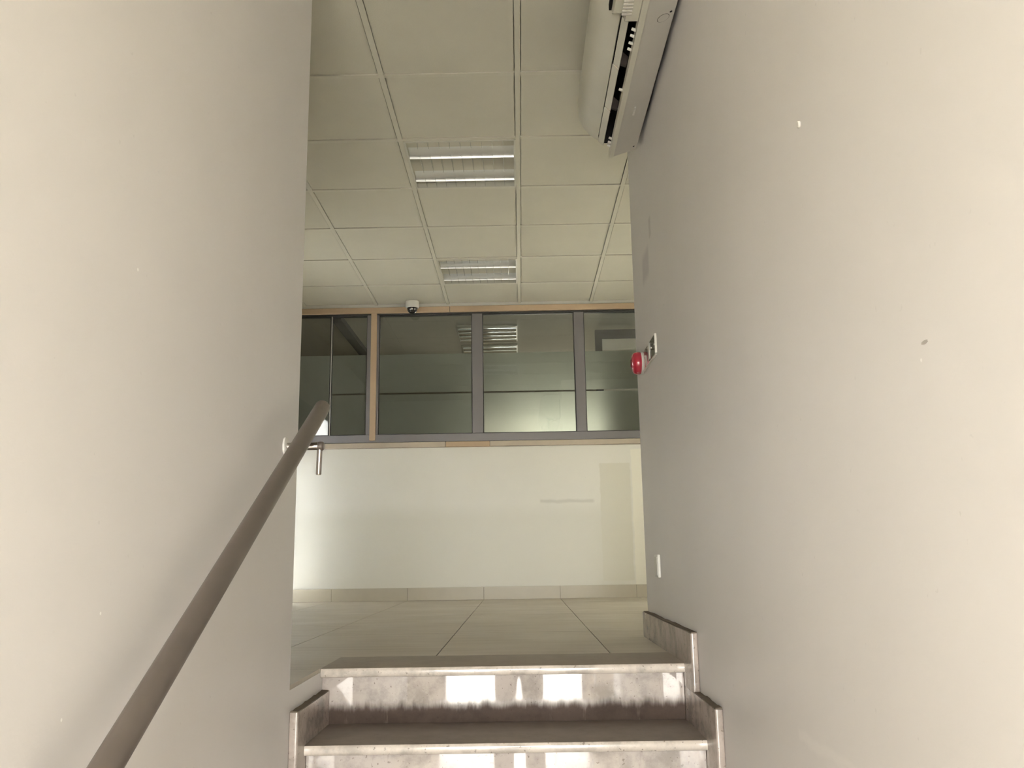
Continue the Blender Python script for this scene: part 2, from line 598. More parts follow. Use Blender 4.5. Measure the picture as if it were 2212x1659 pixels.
# baseboard on the back wall, tile by tile
bb = boxes('baseboard_back', [(UL, UR, YB - 0.006, YB, ZF, ZF + 0.097)], M_grout)
struct(bb, 'row of beige tiles along the foot of the back wall')
for k in range(-5, 4):
    a, b = max(FX + 0.6 * k, UL), min(FX + 0.6 * (k + 1), UR)
    if b - a > 0.05:
        box('baseboard_tile', a + 0.0015, b - 0.0015, YB - 0.013, YB - 0.004, ZF + 0.001, ZF + 0.099, M_base_tile, bb)

# ------------------------------------------------------------------ ceiling grid
ce = boxes('ceiling', [(OL - 0.15, UR + 0.15, YD - 0.15, RB + 0.15, ZT, ZT + 0.1)], M_tbar)
struct(ce, 'suspended ceiling of square mineral tiles in a light grid')
CX, CY = 0.0199, 4.079
xs = [CX + 0.6 * k for k in range(-4, 5)]
ys = [CY + 0.6 * k for k in range(-5, 6)]
xs = [UL] + [x for x in xs if UL + 0.05 < x < UR - 0.05] + [UR]
ys = [0.9] + ys
ys = [y for y in ys if y < YB - 0.05] + [YB]
LIGHTS = [(-0.2801, 4.379), (-0.2801, 6.179)]
TB = 0.012


def walled(xa, xb, y0, y1):
    """cut a ceiling tile or bar back to the stairwell and upper room"""
    if y1 <= YLE + 0.02:
        xa = max(xa, XL)
    if y1 <= YRE + 0.02:
        xb = min(xb, XR)
    return xa, xb


for i in range(len(xs) - 1):
    for j in range(len(ys) - 1):
        xa, xb, y0, y1 = xs[i], xs[i + 1], ys[j], ys[j + 1]
        cx, cy = (xa + xb) / 2, (y0 + y1) / 2
        if any(abs(cx - a) < 0.1 and abs(cy - b) < 0.1 for a, b in LIGHTS):
            continue
        lo, hi = walled(xa, xb, y0, y1)
        if hi - lo < 0.05:
            continue
        a = lo + (TB + 0.0035 if lo == xa else 0.0)
        b = hi - (TB + 0.0035 if hi == xb else 0.0)
        dz = random.uniform(-0.0008, 0.0012)
        box('ceiling_tile', a, b, y0 + TB + 0.0035, y1 - TB - 0.0035, ZC + 0.0045 + dz, ZC + 0.018, M_tile_ceiling, ce)
for x in xs[1:-1]:
    y0 = 0.9 if XL < x < XR else (YLE if x < 0 else YRE)
    box('grid_runner', x - TB, x + TB, y0, YB, ZC, ZC + 0.012, M_tbar, ce)
for j, y in enumerate(ys[1:-1]):
    for i in range(len(xs) - 1):
        lo, hi = walled(xs[i], xs[i + 1], y, y)
        if hi - lo < 0.05:
            continue
        box('cross_tee', lo + (TB if lo == xs[i] else 0), hi - (TB if hi == xs[i + 1] else 0), y - TB, y + TB, ZC + 0.0006, ZC + 0.012, M_tbar, ce)
# ceiling of the office behind the glazing
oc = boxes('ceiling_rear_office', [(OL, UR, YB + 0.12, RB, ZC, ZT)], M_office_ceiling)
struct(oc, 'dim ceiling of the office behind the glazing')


# ------------------------------------------------------------------ interior glazing (window_1)
w1 = empty('window_1', (0, YB, 0.872))
struct(w1, 'long interior glazing in grey aluminium with peach trim strips')
GY = YB - 0.005        # room-side face of the aluminium
ZG0, ZG1 = 0.983, 1.992
SP = -0.562
box('trim_strip', UL, SP - 0.0015, YB - 0.022, YB + 0.05, 2.006, 2.057, M_peach, w1, 0.004)
box('trim_strip', SP + 0.0015, UR, YB - 0.022, YB + 0.05, 2.008, 2.059, M_peach, w1, 0.004)
box('frame_rail', UL, UR, GY, YB + 0.06, ZG1, 2.006, M_alu_dark, w1)
box('frame_rail', UL, UR, GY - 0.008, YB + 0.06, 0.918, ZG0, M_alu, w1, 0.003)
box('sill_strip', UL, -0.60, YB - 0.02, YB + 0.06, 0.873, 0.917, M_peach_pale, w1, 0.004)
box('sill_strip', -0.598, -0.24, YB - 0.02, YB + 0.06, 0.873, 0.917, M_peach, w1, 0.004)
box('sill_strip', -0.238, UR, YB - 0.02, YB + 0.06, 0.873, 0.917, M_peach_pale, w1, 0.004)
box('mullion', -1.252, -1.153, GY - 0.006, YB + 0.06, ZG0, ZG1, M_alu, w1, 0.003)
box('mullion', -0.379, -0.291, GY - 0.008, YB + 0.06, ZG0, ZG1, M_alu, w1, 0.003)
box('mullion', 0.470, 0.552, GY - 0.008, YB + 0.06, ZG0, ZG1, M_alu, w1, 0.003)
box('mullion', 1.315, 1.40, GY - 0.008, YB + 0.06, ZG0, ZG1, M_alu, w1, 0.003)
box('trim_post', -1.219, -1.170, YB - 0.024, YB - 0.011, 0.935, 2.004, M_peach, w1, 0.003)
panes = [(UL, -1.556), (-1.546, -1.252), (-1.153, -0.379), (-0.291, 0.470), (0.552, 1.315), (1.40, UR)]
for i, (a, b) in enumerate(panes):
    gp = box('glass_pane', a, b, YB + 0.012, YB + 0.018, ZG0, ZG1, M_glass, w1)
    if i >= 1:
        tf = box('frosted_film', a, b, YB + 0.0195, YB + 0.0205, 1.334, 1.658, M_film)
        bf = box('frosted_film', a, b, YB + 0.0195, YB + 0.0205, ZG0, 1.320, M_film)
    else:
        tf = box('frosted_film', a, b, YB + 0.0195, YB + 0.0205, ZG0, 1.658, M_film)
        bf = None
    for q in (tf, bf):
        if q is not None:
            attach(q, gp)
    # black gaskets round the pane
    boxes('gasket', [(a, a + 0.006, YB + 0.004, YB + 0.0119, ZG0, ZG1), (b - 0.006, b, YB + 0.004, YB + 0.0119, ZG0, ZG1),
                     (a, b, YB + 0.004, YB + 0.0119, ZG0, ZG0 + 0.006), (a, b, YB + 0.004, YB + 0.0119, ZG1 - 0.008, ZG1)], M_alu_dark, gp)
box('glass_joint', -1.556, -1.546, YB + 0.010, YB + 0.020, ZG0, ZG1, M_white_plastic, w1)

# things in the office behind
tag(box('curtain_track', -1.62, -1.53, YB + 0.25, 9.0, ZC - 0.045, ZC - 0.0005, M_black), 'dark track running along the office ceiling behind the glazing', 'curtain track')
pf = empty('partition_frame', (1.15, 7.85, ZF))
tag(pf, 'dark grey door frame standing in the office behind the end pane', 'door frame')
box('jamb', 0.722, 0.784, 7.82, 7.88, ZF - 0.012, 1.965, M_alu, pf)
box('jamb', 1.55, 1.612, 7.82, 7.88, ZF - 0.012, 1.965, M_alu, pf)
box('header', 0.722, 1.612, 7.82, 7.88, 1.965, 2.05, M_alu, pf)
box('door_panel', 0.784, 1.55, 7.84, 7.86, ZF - 0.01, 1.965, M_wall_plain, pf)

# ------------------------------------------------------------------ outside openings
ed = empty('door_1', (-0.075, YD, ZL))
struct(ed, 'aluminium framed entrance doorway open to daylight')
for a, b in ((-0.69, -0.66), (0.495, 0.525)):
    box('jamb', a, b, YD - 0.12, YD - 0.03, ZL, ZDT, M_alu, ed)
box('header', -0.66, 0.495, YD - 0.12, YD - 0.03, ZDT - 0.05, ZDT, M_alu, ed)
for n, (a, b) in enumerate(((-1.66, -1.03), (0.76, 1.34))):
    sl = empty('window_%d' % (n + 2), ((a + b) / 2, YD, ZL))
    struct(sl, 'frosted sidelight beside the entrance doorway')
    box('pane', a, b, YD - 0.10, YD - 0.094, ZL, ZDT, M_frost, sl)
sd = empty('door_2', (UL, 6.17, ZF))
struct(sd, 'glazed side door of the upper room letting in daylight')
box('pane', UL - 0.014, UL - 0.008, 5.48, 6.06, 1.0, 1.34, M_milk, sd)
box('pane', UL - 0.014, UL - 0.008, 6.66, 6.89, ZF, 0.86, M_slit, sd)
box('door_panel', UL - 0.03, UL - 0.004, 5.48, 6.06, ZF, 1.0, M_alu, sd)
box('stile', UL - 0.03, UL + 0.004, 6.06, 6.66, ZF, 1.34, M_alu, sd)
box('stile', UL - 0.03, UL + 0.004, 5.45, 5.48, ZF, 1.34, M_alu, sd)
box('door_panel', UL - 0.03, UL - 0.004, 6.66, 6.89, 0.86, 1.34, M_alu, sd)
box('rail', UL - 0.03, UL + 0.004, 5.45, 6.89, 1.34, 1.37, M_alu, sd)
sw = empty('window_4', (UR, 5.6, 0.9))
struct(sw, 'unseen frosted side window added to brighten the upper room')
box('pane', UR + 0.08, UR + 0.086, 4.85, 6.35, 0.3, 1.6, M_side, sw)  # unseen window, added and sized to brighten the ceiling and back wall
sw = empty('window_5', (0.55, RB, 0.2))
struct(sw, 'bright window at the far end of the office')
box('pane', 0.1, 1.0, RB + 0.08, RB + 0.086, 0.2, 1.5, M_warm_glass, sw)

# ------------------------------------------------------------------ staircase
st = empty('staircase', (-0.05, 1.95, ZL))
tag(st, 'worn beige marble staircase with polished risers between white walls', 'staircase')
SXL, SXR = XL + 0.025, XR - 0.022         # skirting faces
NT = 0.028                                # slab thickness
YW = [YN - RUN * k for k in range(NR)]    # nosings, top first


def tread_profile(yn, yb, zt):
    r = NT / 2
    p = []
    for i in range(9):
        a = -math.pi / 2 + math.pi * i / 8
        p.append((yn + r * 0.55 - math.cos(a) * r * 0.55, zt - r + math.sin(a) * r))
    # bottom front -> top front, then back
    return p + [(yb, zt), (yb, zt - NT)]


for k in range(NR):
    zt = ZF - RISE * k
    if k == 0:
        bm = bmesh.new()
        prism(bm, tread_profile(YN, 3.117, ZF), 'x', XL + 0.0006, SXR)
        finish('tread', bm, M_landing_slab, st, 30)
    else:
        bm = bmesh.new()
        prism(bm, tread_profile(YW[k], YW[k - 1] + 0.025 - 0.001, zt), 'x', SXL, SXR)
        finish('tread', bm, M_tread, st, 30)
    # riser below this tread; origin at its foot so the painted reflection and grime sit there
    bm = bmesh.new()
    add_box(bm, SXL + 0.001 if k else XL + 0.0005, SXR - 0.001, 0.0, 0.02, 0.0, RISE - NT)
    rs = finish('riser', bm, M_riser)
    rs.location = (0, YW[k] + 0.025, zt - RISE)
    rs.parent = st
    rs.matrix_parent_inverse = Matrix.Translation(st.location).inverted()
# body of the flight under the slabs
pts2 = [(2.8515, ZL + 0.001)]
for k in range(NR):
    zt = ZF - RISE * k
    pts2.append((YW[k] + (0.0455 if k == 0 else 0.046), zt - NT - 0.002))
    pts2.append((YW[k] + (0.0455 if k == 0 else 0.046), zt - RISE - (NT + 0.002 if k < NR - 1 else -0.001)))
pts2[1] = (2.8515, pts2[1][1])
pts2[2] = (2.8515, pts2[2][1])
pts2 = [(2.90, ZL + 0.001), (2.90, ZF - 0.12)] + pts2[1:]
pts2[1] = (2.90, ZF - NT - 0.075)
pts2[2] = (2.8515, ZF - NT - 0.075)
prism_obj('flight_body', pts2, 'x', XL + 0.002, XR - 0.002, M_grout, st)
# stepped skirting slabs, one per tread on each wall
for k in range(0, NR):
    zt = ZF - RISE * k
    for side in (0, 1):
        if k == 0 and side == 0:
            continue
        x0, x1 = (XL + 0.0004, SXL) if side == 0 else (SXR, XR - 0.0004)
        lead = 0.075 if side == 0 else 0.12
        yb = YW[k - 1] + 0.025 if k else YRE
        top = zt + 0.099
        yf = YW[k] - lead
        zlow = max(zt - RISE + 0.0995, ZL + 0.0)
        if k == NR - 1:
            zlow = ZL
        pts = [(yf, zlow), (yf, top), (yb, top), (yb, zt), (YW[k] + 0.025, zt), (YW[k] + 0.025, zlow)]
        bm = bmesh.new()
        prism(bm, pts, 'x', x0, x1)
        bmesh.ops.recalc_face_normals(bm, faces=bm.faces)
        ed_ = [e for e in bm.edges if all(abs(v.co.y - yf) < 1e-5 for v in e.verts) and abs(e.verts[0].co.z - e.verts[1].co.z) > 0.02]
        bmesh.ops.bevel(bm, geom=ed_, offset=0.005, segments=3, affect='EDGES', profile=0.5)
        finish('skirting_slab', bm, M_skirt, st, 40)
        # rough mortar bead along the top of the slab
        bm = bmesh.new()
        n = 14
        ring = []
        xa, xb = (XL + 0.002, SXL - 0.003) if side == 0 else (SXR + 0.003, XR - 0.002)
        for i in range(n + 1):
            y = yf + 0.004 + (yb - yf - 0.008) * i / n
            h = random.uniform(0.001, 0.0045)
            ring.append([bm.verts.new((xa, y, top - 0.0005)), bm.verts.new((xa, y, top + h)), bm.verts.new((xb, y, top + h * (0.6 if side == 0 else 1.2))), bm.verts.new((xb, y, top - 0.0005))])
        for A, B in zip(ring, ring[1:]):
            for q in range(4):
                bm.faces.new((A[q], A[(q + 1) % 4], B[(q + 1) % 4], B[q]))
        bm.faces.new(ring[0])
        bm.faces.new(ring[-1])
        finish('mortar_bead', bm, M_grout, st)

# ------------------------------------------------------------------ handrail
hr = empty('handrail', (-0.55, 1.2, -0.27))
tag(hr, 'brushed steel tube handrail sloping up the white wall', 'handrail')
PA, PB = Vector((-0.55, 2.392, 0.417)), Vector((-0.55, 0.80, -0.499))
dv = (PA - PB).normalized()
ln = (PA - PB).length
R0 = 0.0212
lathe('rail_tube', [(R0 - 0.002, 0.0), (R0, 0.002), (R0, ln - 0.002), (R0 - 0.0015, ln)], PB, dv, M_steel, hr, 40)


def on_rail(y):
    return PB + dv * ((y - PB.y) / dv.y)


# upper bracket: wall flange, arm under the tube, swivel with its stud hanging loose
by, bz = 2.312, 0.297
br = empty('rail_bracket', (XL, by, bz))
attach(br, hr)
br.location = (XL, by, bz)


def sub(o):
    o.parent = br_cur
    o.matrix_parent_inverse = (Matrix.Translation(br_cur.location)).inverted()


br_cur = br
sub(lathe('wall_flange', [(0.0, 0.0), (0.0255, 0.0), (0.0255, 0.004), (0.022, 0.0065), (0.012, 0.007)], (XL, by, bz), (1, 0, 0), M_white_plastic, None))
sub(lathe('bracket_arm', [(0.0105, 0.005), (0.0105, 0.094), (0.009, 0.097)], (XL, by, bz), (1, 0, 0), M_steel_bright, None))
sub(lathe('swivel_knuckle', [(0.0, 0.086), (0.009, 0.087), (0.0125, 0.091), (0.0125, 0.101), (0.009, 0.105), (0.0, 0.106)], (XL, by, bz), (1, 0, 0), M_steel, None))
sub(lathe('loose_stud', [(0.0062, -0.077), (0.0073, -0.075), (0.0073, -0.006)], (XL + 0.094, by, bz), (0.02, 0, 1), M_steel_bright, None))
by2 = 1.0
pc = on_rail(by2)
br2 = empty('rail_bracket', (XL, by2, pc.z - 0.075))
attach(br2, hr)
br2.location = (XL, by2, pc.z - 0.075)
br_cur = br2
z2 = pc.z - 0.075
sub(lathe('wall_flange', [(0.0, 0.0), (0.0255, 0.0), (0.0255, 0.004), (0.022, 0.0065), (0.012, 0.007)], (XL, by2, z2), (1, 0, 0), M_white_plastic, None))
sub(lathe('bracket_arm', [(0.0095, 0.005), (0.0095, 0.085), (0.008, 0.088)], (XL, by2, z2), (1, 0, 0), M_steel_bright, None))
sub(lathe('stud', [(0.0065, 0.0), (0.0065, 0.056)], (XL + 0.08, by2, z2), (0, 0, 1), M_steel_bright, None))


# ------------------------------------------------------------------ recessed louvre lights
def make_light(loc, label, group, z=ZC):
    x, y = loc
    t = empty('ceiling_light', (x, y, z))
    tag(t, label, 'ceiling light', group)
    S = 0.287
    W = 0.277
    D = 0.085
    boxes('housing', [(x - S, x + S, y - S, y + S, z + D, z + D + 0.004), (x - S, x - S + 0.003, y - S, y + S, z + 0.004, z + D),
                      (x + S - 0.003, x + S, y - S, y + S, z + 0.004, z + D), (x - S, x + S, y - S, y - S + 0.003, z + 0.004, z + D),
                      (x - S, x + S, y + S - 0.003, y + S, z + 0.004, z + D)], M_light_frame, t)
    for (a, b, c, d) in ((x - S, x - W, y - S, y + S), (x + W, x + S, y - S, y + S), (x - W, x + W, y - S, y - W), (x - W, x + W, y + W, y + S)):
        box('frame_bar', a, b, c, d, z - 0.002, z + 0.006, M_light_frame, t)
    # two broad plain louvre bars with three rows of mirrored cells between them
    bh = 0.042
    bars = [-0.142, 0.142]
    hb = 0.054
    for yo in bars:
        bm = bmesh.new()
        prof = [(-hb, 0.032), (-hb * 0.5, 0.0305), (0.0, 0.028), (hb * 0.4, 0.0245), (hb * 0.66, 0.0205), (hb * 0.80, 0.0165), (hb * 0.89, 0.0125), (hb * 0.955, 0.0070), (hb, 0.0), (hb + 0.001, 0.0), (hb + 0.001, bh), (-hb, bh)]
        prism(bm, [(y + yo + u, z + v) for u, v in prof], 'x', x - W, x + W)
        finish('louvre_bar', bm, M_bar, t, 30)
    cells = [(-W, bars[0] - hb), (bars[0] + hb, bars[1] - hb), (bars[1] + hb, W)]
    for a, b in cells:
        yc, hw = y + (a + b) / 2, (b - a) / 2
        bm = bmesh.new()
        A = []
        for i in range(13):
            q = math.pi * i / 12
            A.append(bm.verts.new((x - W, yc + hw * 1.0 * math.cos(q), z + bh * 0.9 + 0.036 * math.sin(q))))
        B = [bm.verts.new((x + W, v.co.y, v.co.z)) for v in A]
        for i in range(12):
            bm.faces.new((A[i], A[i + 1], B[i + 1], B[i]))
        finish('reflector', bm, M_mirror, t, 60)
        tubes = [yc] if hw < 0.06 else [yc - hw * 0.5, yc + hw * 0.5]
        for ty in tubes:
            lathe('lamp_tube', [(0.0, -W + 0.01), (0.012, -W + 0.012), (0.012, W - 0.012), (0.0, W - 0.01)], (x, ty, z + 0.052), (1, 0, 0), M_tube, t, 16)
        nb = 9
        bm = bmesh.new()
        lo = -hw - (0.012 if a > -W + 1e-6 else -0.001)
        prism(bm, [(lo, -0.005), (hw - 0.001, -0.002), (hw - 0.001, 0.03), (lo, 0.03)], 'x', -0.0009, 0.0009)
        first = finish('cross_blade', bm, M_blade)
        for i in range(nb):
            ob = first if i == 0 else bpy.data.objects.new('cross_blade', first.data)
            if i:
                COL.objects.link(ob)
            ob.parent = t
            ob.location = (-W + 2 * W * (i + 1) / (nb + 1), yc - y, 0.004)
    return t


make_light(LIGHTS[0], 'square louvre ceiling light between the air conditioner and the second light', 'recessed ceiling lights')
make_light(LIGHTS[1], 'square louvre ceiling light over the floor by the glazed back wall', 'recessed ceiling lights')


def surface_light(y0, label):
    """louvre light of the office, mounted under its ceiling"""
    x = -0.2801
    t = empty('office_ceiling_light', (x, y0, ZC))
    tag(t, label, 'ceiling light', 'office ceiling lights')
    z = ZC
    boxes('tray', [(x - 0.28, x + 0.28, y0 - 0.28, y0 + 0.28, z - 0.012, z)], M_light_frame, t)
    for r in range(4):
        yc = y0 - 0.27 + 0.135 * (r + 0.5)
        lathe('reflector', [(0.0, -0.268), (0.03, -0.268), (0.03, 0.268), (0.0, 0.268)], (x, yc, z - 0.012), (1, 0, 0), M_mirror, t, 20)


surface_light(7.98, 'office louvre light just behind the glazing')
surface_light(8.72, 'office louvre light deeper behind the glazing')

# ------------------------------------------------------------------ dome camera
dc = empty('dome_camera', (-0.868, 6.915, ZC))
tag(dc, 'white dome security camera on the ceiling above the peach strip', 'security camera')
lathe('camera_base', [(0.0, 0.0), (0.055, 0.0), (0.0565, -0.004), (0.0565, -0.046), (0.053, -0.053), (0.046, -0.056), (0.0, -0.056)], (-0.868, 6.915, ZC), (0, 0, 1), M_white_plastic, dc, 40)
pr = [(0.0, -0.054), (0.0445, -0.054)]
for i in range(1, 11):
    a = math.pi / 2 * i / 10
    pr.append((0.0445 * math.cos(a), -0.056 - 0.047 * math.sin(a)))
lathe('smoked_dome', pr, (-0.868, 6.915, ZC), (0, 0, 1), M_dome, dc, 40)
lathe('lens', [(0.0, 0.0), (0.008, 0.0), (0.008, 0.004), (0.005, 0.005), (0.0, 0.005)], (-0.866, 6.915 - 0.0415, ZC - 0.072), (0, -1, -0.2), M_white_plastic, dc, 20)

# ------------------------------------------------------------------ air conditioner
AY0, AY1 = 2.20, 3.37
ac = empty('air_conditioner', (XR, (AY0 + AY1) / 2, 1.66))
tag(ac, 'aged white wall air conditioner with broken louvre high on the stair wall', 'air conditioner')
AB = XR - 0.014       # back of the shell, a dark gap is left to the wall


def ext(name, pts, y0, y1, mat, smooth_angle=None):
    return prism_obj(name, pts, 'y', y0, y1, mat, ac, smooth_angle)


# mounting plate
box('mounting_plate', AB, XR, AY0 + 0.06, AY1 - 0.06, 1.70, 1.92, M_black, ac)
ext('base_panel', [(AB, 1.658), (AB, 1.672), (0.412, 1.640), (0.412, 1.626)], AY0, AY1 - 0.004, M_ac_base)
ext('outlet_lip', [(0.4135, 1.624), (0.4135, 1.652), (0.394, 1.650), (0.394, 1.622)], AY0, AY1, M_ac)
# front cover: curved shell
fr = [(0.347, 1.690), (0.330, 1.699), (0.308, 1.718), (0.287, 1.744), (0.274, 1.776), (0.269, 1.812), (0.270, 1.86), (0.276, 1.91), (0.290, 1.945), (0.315, 1.962), (0.36, 1.97),
      (AB, 1.97), (AB, 1.955), (0.36, 1.955), (0.32, 1.947), (0.300, 1.933), (0.290, 1.90), (0.284, 1.86), (0.283, 1.812), (0.288, 1.78), (0.300, 1.752), (0.319, 1.728), (0.342, 1.709), (0.352, 1.702)]
bm = bmesh.new()
prism(bm, fr, 'y', AY0, AY1 - 0.05)
finish('front_cover', bm, M_ac, ac, 35)
# rounded end cap: sections shrinking towards the wall
outer = [(AB, 1.672)] + [(0.385, 1.672)] + fr[:12]
bm = bmesh.new()
secs = []
for i in range(7):
    a = math.pi / 2 * i / 6
    k = 1 - 0.16 * (1 - math.cos(a))
    yy = AY1 - 0.05 + 0.05 * math.sin(a)
    secs.append([bm.verts.new((AB + (px - AB) * k, yy, 1.82 + (pz - 1.82) * (1 - 0.10 * (1 - math.cos(a))))) for px, pz in outer])
n = len(outer)
for A, B in zip(secs, secs[1:]):
    for i in range(n):
        bm.faces.new((A[i], A[(i + 1) % n], B[(i + 1) % n], B[i]))
bm.faces.new(secs[0])
bm.faces.new(secs[-1])
finish('end_cap', bm, M_ac, ac, 40)
# dark outlet: back and sides of the duct
ext('outlet_duct', [(0.394, 1.655), (0.412, 1.655), (0.445, 1.70), (0.445, 1.85), (0.30, 1.85), (0.30, 1.73), (0.362, 1.70), (0.368, 1.70), (0.31, 1.735), (0.31, 1.84), (0.435, 1.84), (0.435, 1.705)], AY0, AY1 - 0.055, M_black)
for a, b in ((AY0 + 0.01, AY0 + 0.014), (AY1 - 0.062, AY1 - 0.058)):
    ext('duct_end', [(0.372, 1.66), (0.41, 1.66), (0.43, 1.71), (0.43, 1.84), (0.315, 1.84), (0.315, 1.735)], a, b, M_black)
# remaining louvre flap in three leaves
for i, (a, b, dx) in enumerate(((2.475, 2.74, 0.0), (2.745, 3.03, -0.002), (3.04, 3.315, -0.003))):
    ext('louvre_flap', [(0.349 + dx, 1.672), (0.367 + dx * 0.4, 1.650), (0.3695 + dx * 0.4, 1.6535), (0.353 + dx, 1.677)], a, b, M_ac)
for y in (2.735, 3.035):
    ext('vane', [(0.362, 1.672), (0.392, 1.658), (0.405, 1.69), (0.375, 1.72)], y, y + 0.012, M_brown_dark)
for y in (2.50, 2.535, 2.575, 2.61, 2.865, 3.235, 3.27, 3.30):
    lathe('vane_peg', [(0.0, -0.010), (0.0045, -0.0095), (0.0052, 0.0), (0.0045, 0.0095), (0.0, 0.010)], (0.3905, y, 1.642), (-0.8, 0, 0.35), M_white_plastic, ac, 14)
# control end: broken cover with ribs standing proud of the outlet
prism_obj('control_cover', [(AY0, 1.700), (AY0, 1.628), (2.435, 1.630), (2.455, 1.642), (2.455, 1.668), (2.40, 1.700)], 'x', 0.352, 0.3925, M_ac, ac)
prism_obj('control_cover_skirt', [(AY0, 1.72), (AY0, 1.655), (2.43, 1.655), (2.47, 1.680), (2.47, 1.72)], 'x', 0.3175, 0.351, M_ac, ac)
for i in range(6):
    y = 2.315 + 0.016 * i
    box('cover_rib', 0.338, 0.368, y, y + 0.006, 1.6255, 1.6555 if i == 9 else 1.632, M_ac_base, ac)
box('dark_slit', 0.3085, 0.3165, AY0, 2.475, 1.696, 1.716, M_black, ac)
# raised round patch and screws on the base panel
bzf = lambda x: 1.626 + (x - 0.412) / (AB - 0.412) * (1.658 - 1.626)
nrm = Vector((0.032, 0, -0.094)).normalized()
lathe('knockout_ring', [(0.020, 0.0), (0.0205, 0.0006), (0.0185, 0.0006)], (0.474, 2.447, bzf(0.474) - 0.0002), nrm, M_brown_dark, ac, 30)
lathe('knockout_disc', [(0.0, 0.0), (0.0188, 0.0), (0.0188, 0.0012), (0.0, 0.0014)], (0.474, 2.447, bzf(0.474) - 0.0002), nrm, M_ac_base, ac, 30)
for x, y in ((0.495, 2.425), (0.494, 3.33)):
    lathe('screw_hole', [(0.0, 0.0), (0.0042, 0.0), (0.0042, 0.0008), (0.0, 0.001)], (x, y, bzf(x) - 0.0002), nrm, M_black, ac, 14)
box('base_label', 0.452, 0.459, 2.985, 3.045, bzf(0.4555) - 0.0025, bzf(0.4555) + 0.004, M_white_plastic, ac)
box('corner_plug', 0.354, 0.361, AY1 - 0.05, AY1 - 0.035, 1.672, 1.682, M_black, ac, 0.002)

# ------------------------------------------------------------------ fire alarm and its clear plate
fa = empty('fire_alarm_sounder', (XR, 3.53, 0.775))
tag(fa, 'red domed fire alarm on the corner of the stair wall', 'fire alarm')
FC = (XR, 3.53, 0.778)
lathe('red_dome', [(0.0, 0.012), (0.046, 0.012), (0.0475, 0.018), (0.047, 0.030), (0.043, 0.040), (0.036, 0.046), (0.024, 0.0495), (0.0, 0.0505)], FC, (-1, 0, 0), M_red, fa, 40)
lathe('white_base', [(0.0, 0.0), (0.045, 0.0), (0.0465, 0.004), (0.0465, 0.0118), (0.0, 0.0118)], FC, (-1, 0, 0), M_white_plastic, fa, 40)
lathe('dark_lens', [(0.0, 0.0500), (0.016, 0.0498), (0.0165, 0.052), (0.012, 0.0535), (0.0, 0.0537)], FC, (-1, 0, 0), M_dark_red, fa, 28)
pl = empty('clear_sign_plate', (XR, 3.33, 0.735))
tag(pl, 'clear acrylic plate with white edges beside the red alarm', 'sign plate')
PZ0, PZ1 = 0.737, 0.812
box('acrylic_sheet', XR - 0.006, XR, 3.17, 3.476, PZ0, PZ1, M_acrylic, pl)
box('edge_strip', XR - 0.0085, XR, 3.162, 3.169, PZ0, PZ1, M_white_plastic, pl, 0.001)
box('edge_strip', XR - 0.0085, XR, 3.17, 3.476, PZ0 - 0.006, PZ0 - 0.0005, M_white_plastic, pl, 0.001)
box('white_bar', XR - 0.0095, XR - 0.0062, 3.295, 3.335, PZ0 + 0.006, PZ1 - 0.004, M_white_plastic, pl, 0.001)
box('white_bar', XR - 0.0085, XR - 0.0062, 3.40, 3.412, PZ0 + 0.004, PZ1 - 0.03, M_white_plastic, pl, 0.001)
for y, z in ((3.262, 0.780), (3.19, 0.775), (3.43, 0.785), (3.36, 0.80)):
    lathe('plate_screw', [(0.0, 0.0), (0.004, 0.0), (0.0035, 0.002), (0.0, 0.0026)], (XR - 0.006, y, z), (-1, 0, 0), M_white_plastic, pl, 14)

# ------------------------------------------------------------------ wall plate, plugs
wp = empty('wall_socket_plate', (XR, 3.37, -0.045))
tag(wp, 'small white blank socket plate low on the stair wall', 'socket plate')
box('plate', XR - 0.0105, XR, 3.325, 3.411, -0.090, -0.004, M_white_plastic, wp, 0.004, 3)
box('plate_cover', XR - 0.0125, XR - 0.0104, 3.333, 3.403, -0.082, -0.012, M_white_plastic, wp, 0.001)


def plug(name, y, z, label, big=True):
    t = empty(name, (XR, y, z))
    tag(t, label, 'wall plug')
    if big:
        lathe('plug_collar', [(0.0035, 0.0), (0.0062, 0.0), (0.0062, 0.003), (0.0052, 0.0042), (0.0035, 0.0042)], (XR, y, z), (-1, 0, 0), M_white_plastic, t, 20)
    lathe('plug_hole', [(0.0, 0.0), (0.0036, 0.0), (0.0036, 0.0030), (0.0, 0.0032)], (XR, y + (0.003 if big else 0), z), (-1, 0, 0), M_brown_dark, t, 16)


plug('wall_plug', 1.467, 0.765, 'white plastic plug stuck in the upper stair wall')
plug('screw_hole', 1.60, 1.16, 'small dark screw hole near the air conditioner', False)
ch = bmesh.new()
n = 12
c0 = ch.verts.new((XR - 0.0006, 1.085, 0.2610))
ring = [ch.verts.new((XR - 0.0004, 1.085 + 0.0085 * math.cos(2 * math.pi * i / n) * (1 + 0.2 * math.sin(3 * i)), 0.2610 + (0.0018 if math.sin(2 * math.pi * i / n) > 0 else 0.0036) * math.sin(2 * math.pi * i / n))) for i in range(n)]
rim = [ch.verts.new((XR, v.co.y, v.co.z)) for v in ring]
for i in range(n):
    ch.faces.new((c0, ring[i], ring[(i + 1) % n]))
    ch.faces.new((ring[i], ring[(i + 1) % n], rim[(i + 1) % n], rim[i]))
tag(finish('plaster_chip', ch, simple('chipped_plaster', (0.40, 0.37, 0.34), rough=0.9)), 'small grey chip in the bare stair wall paint', 'paint chip')

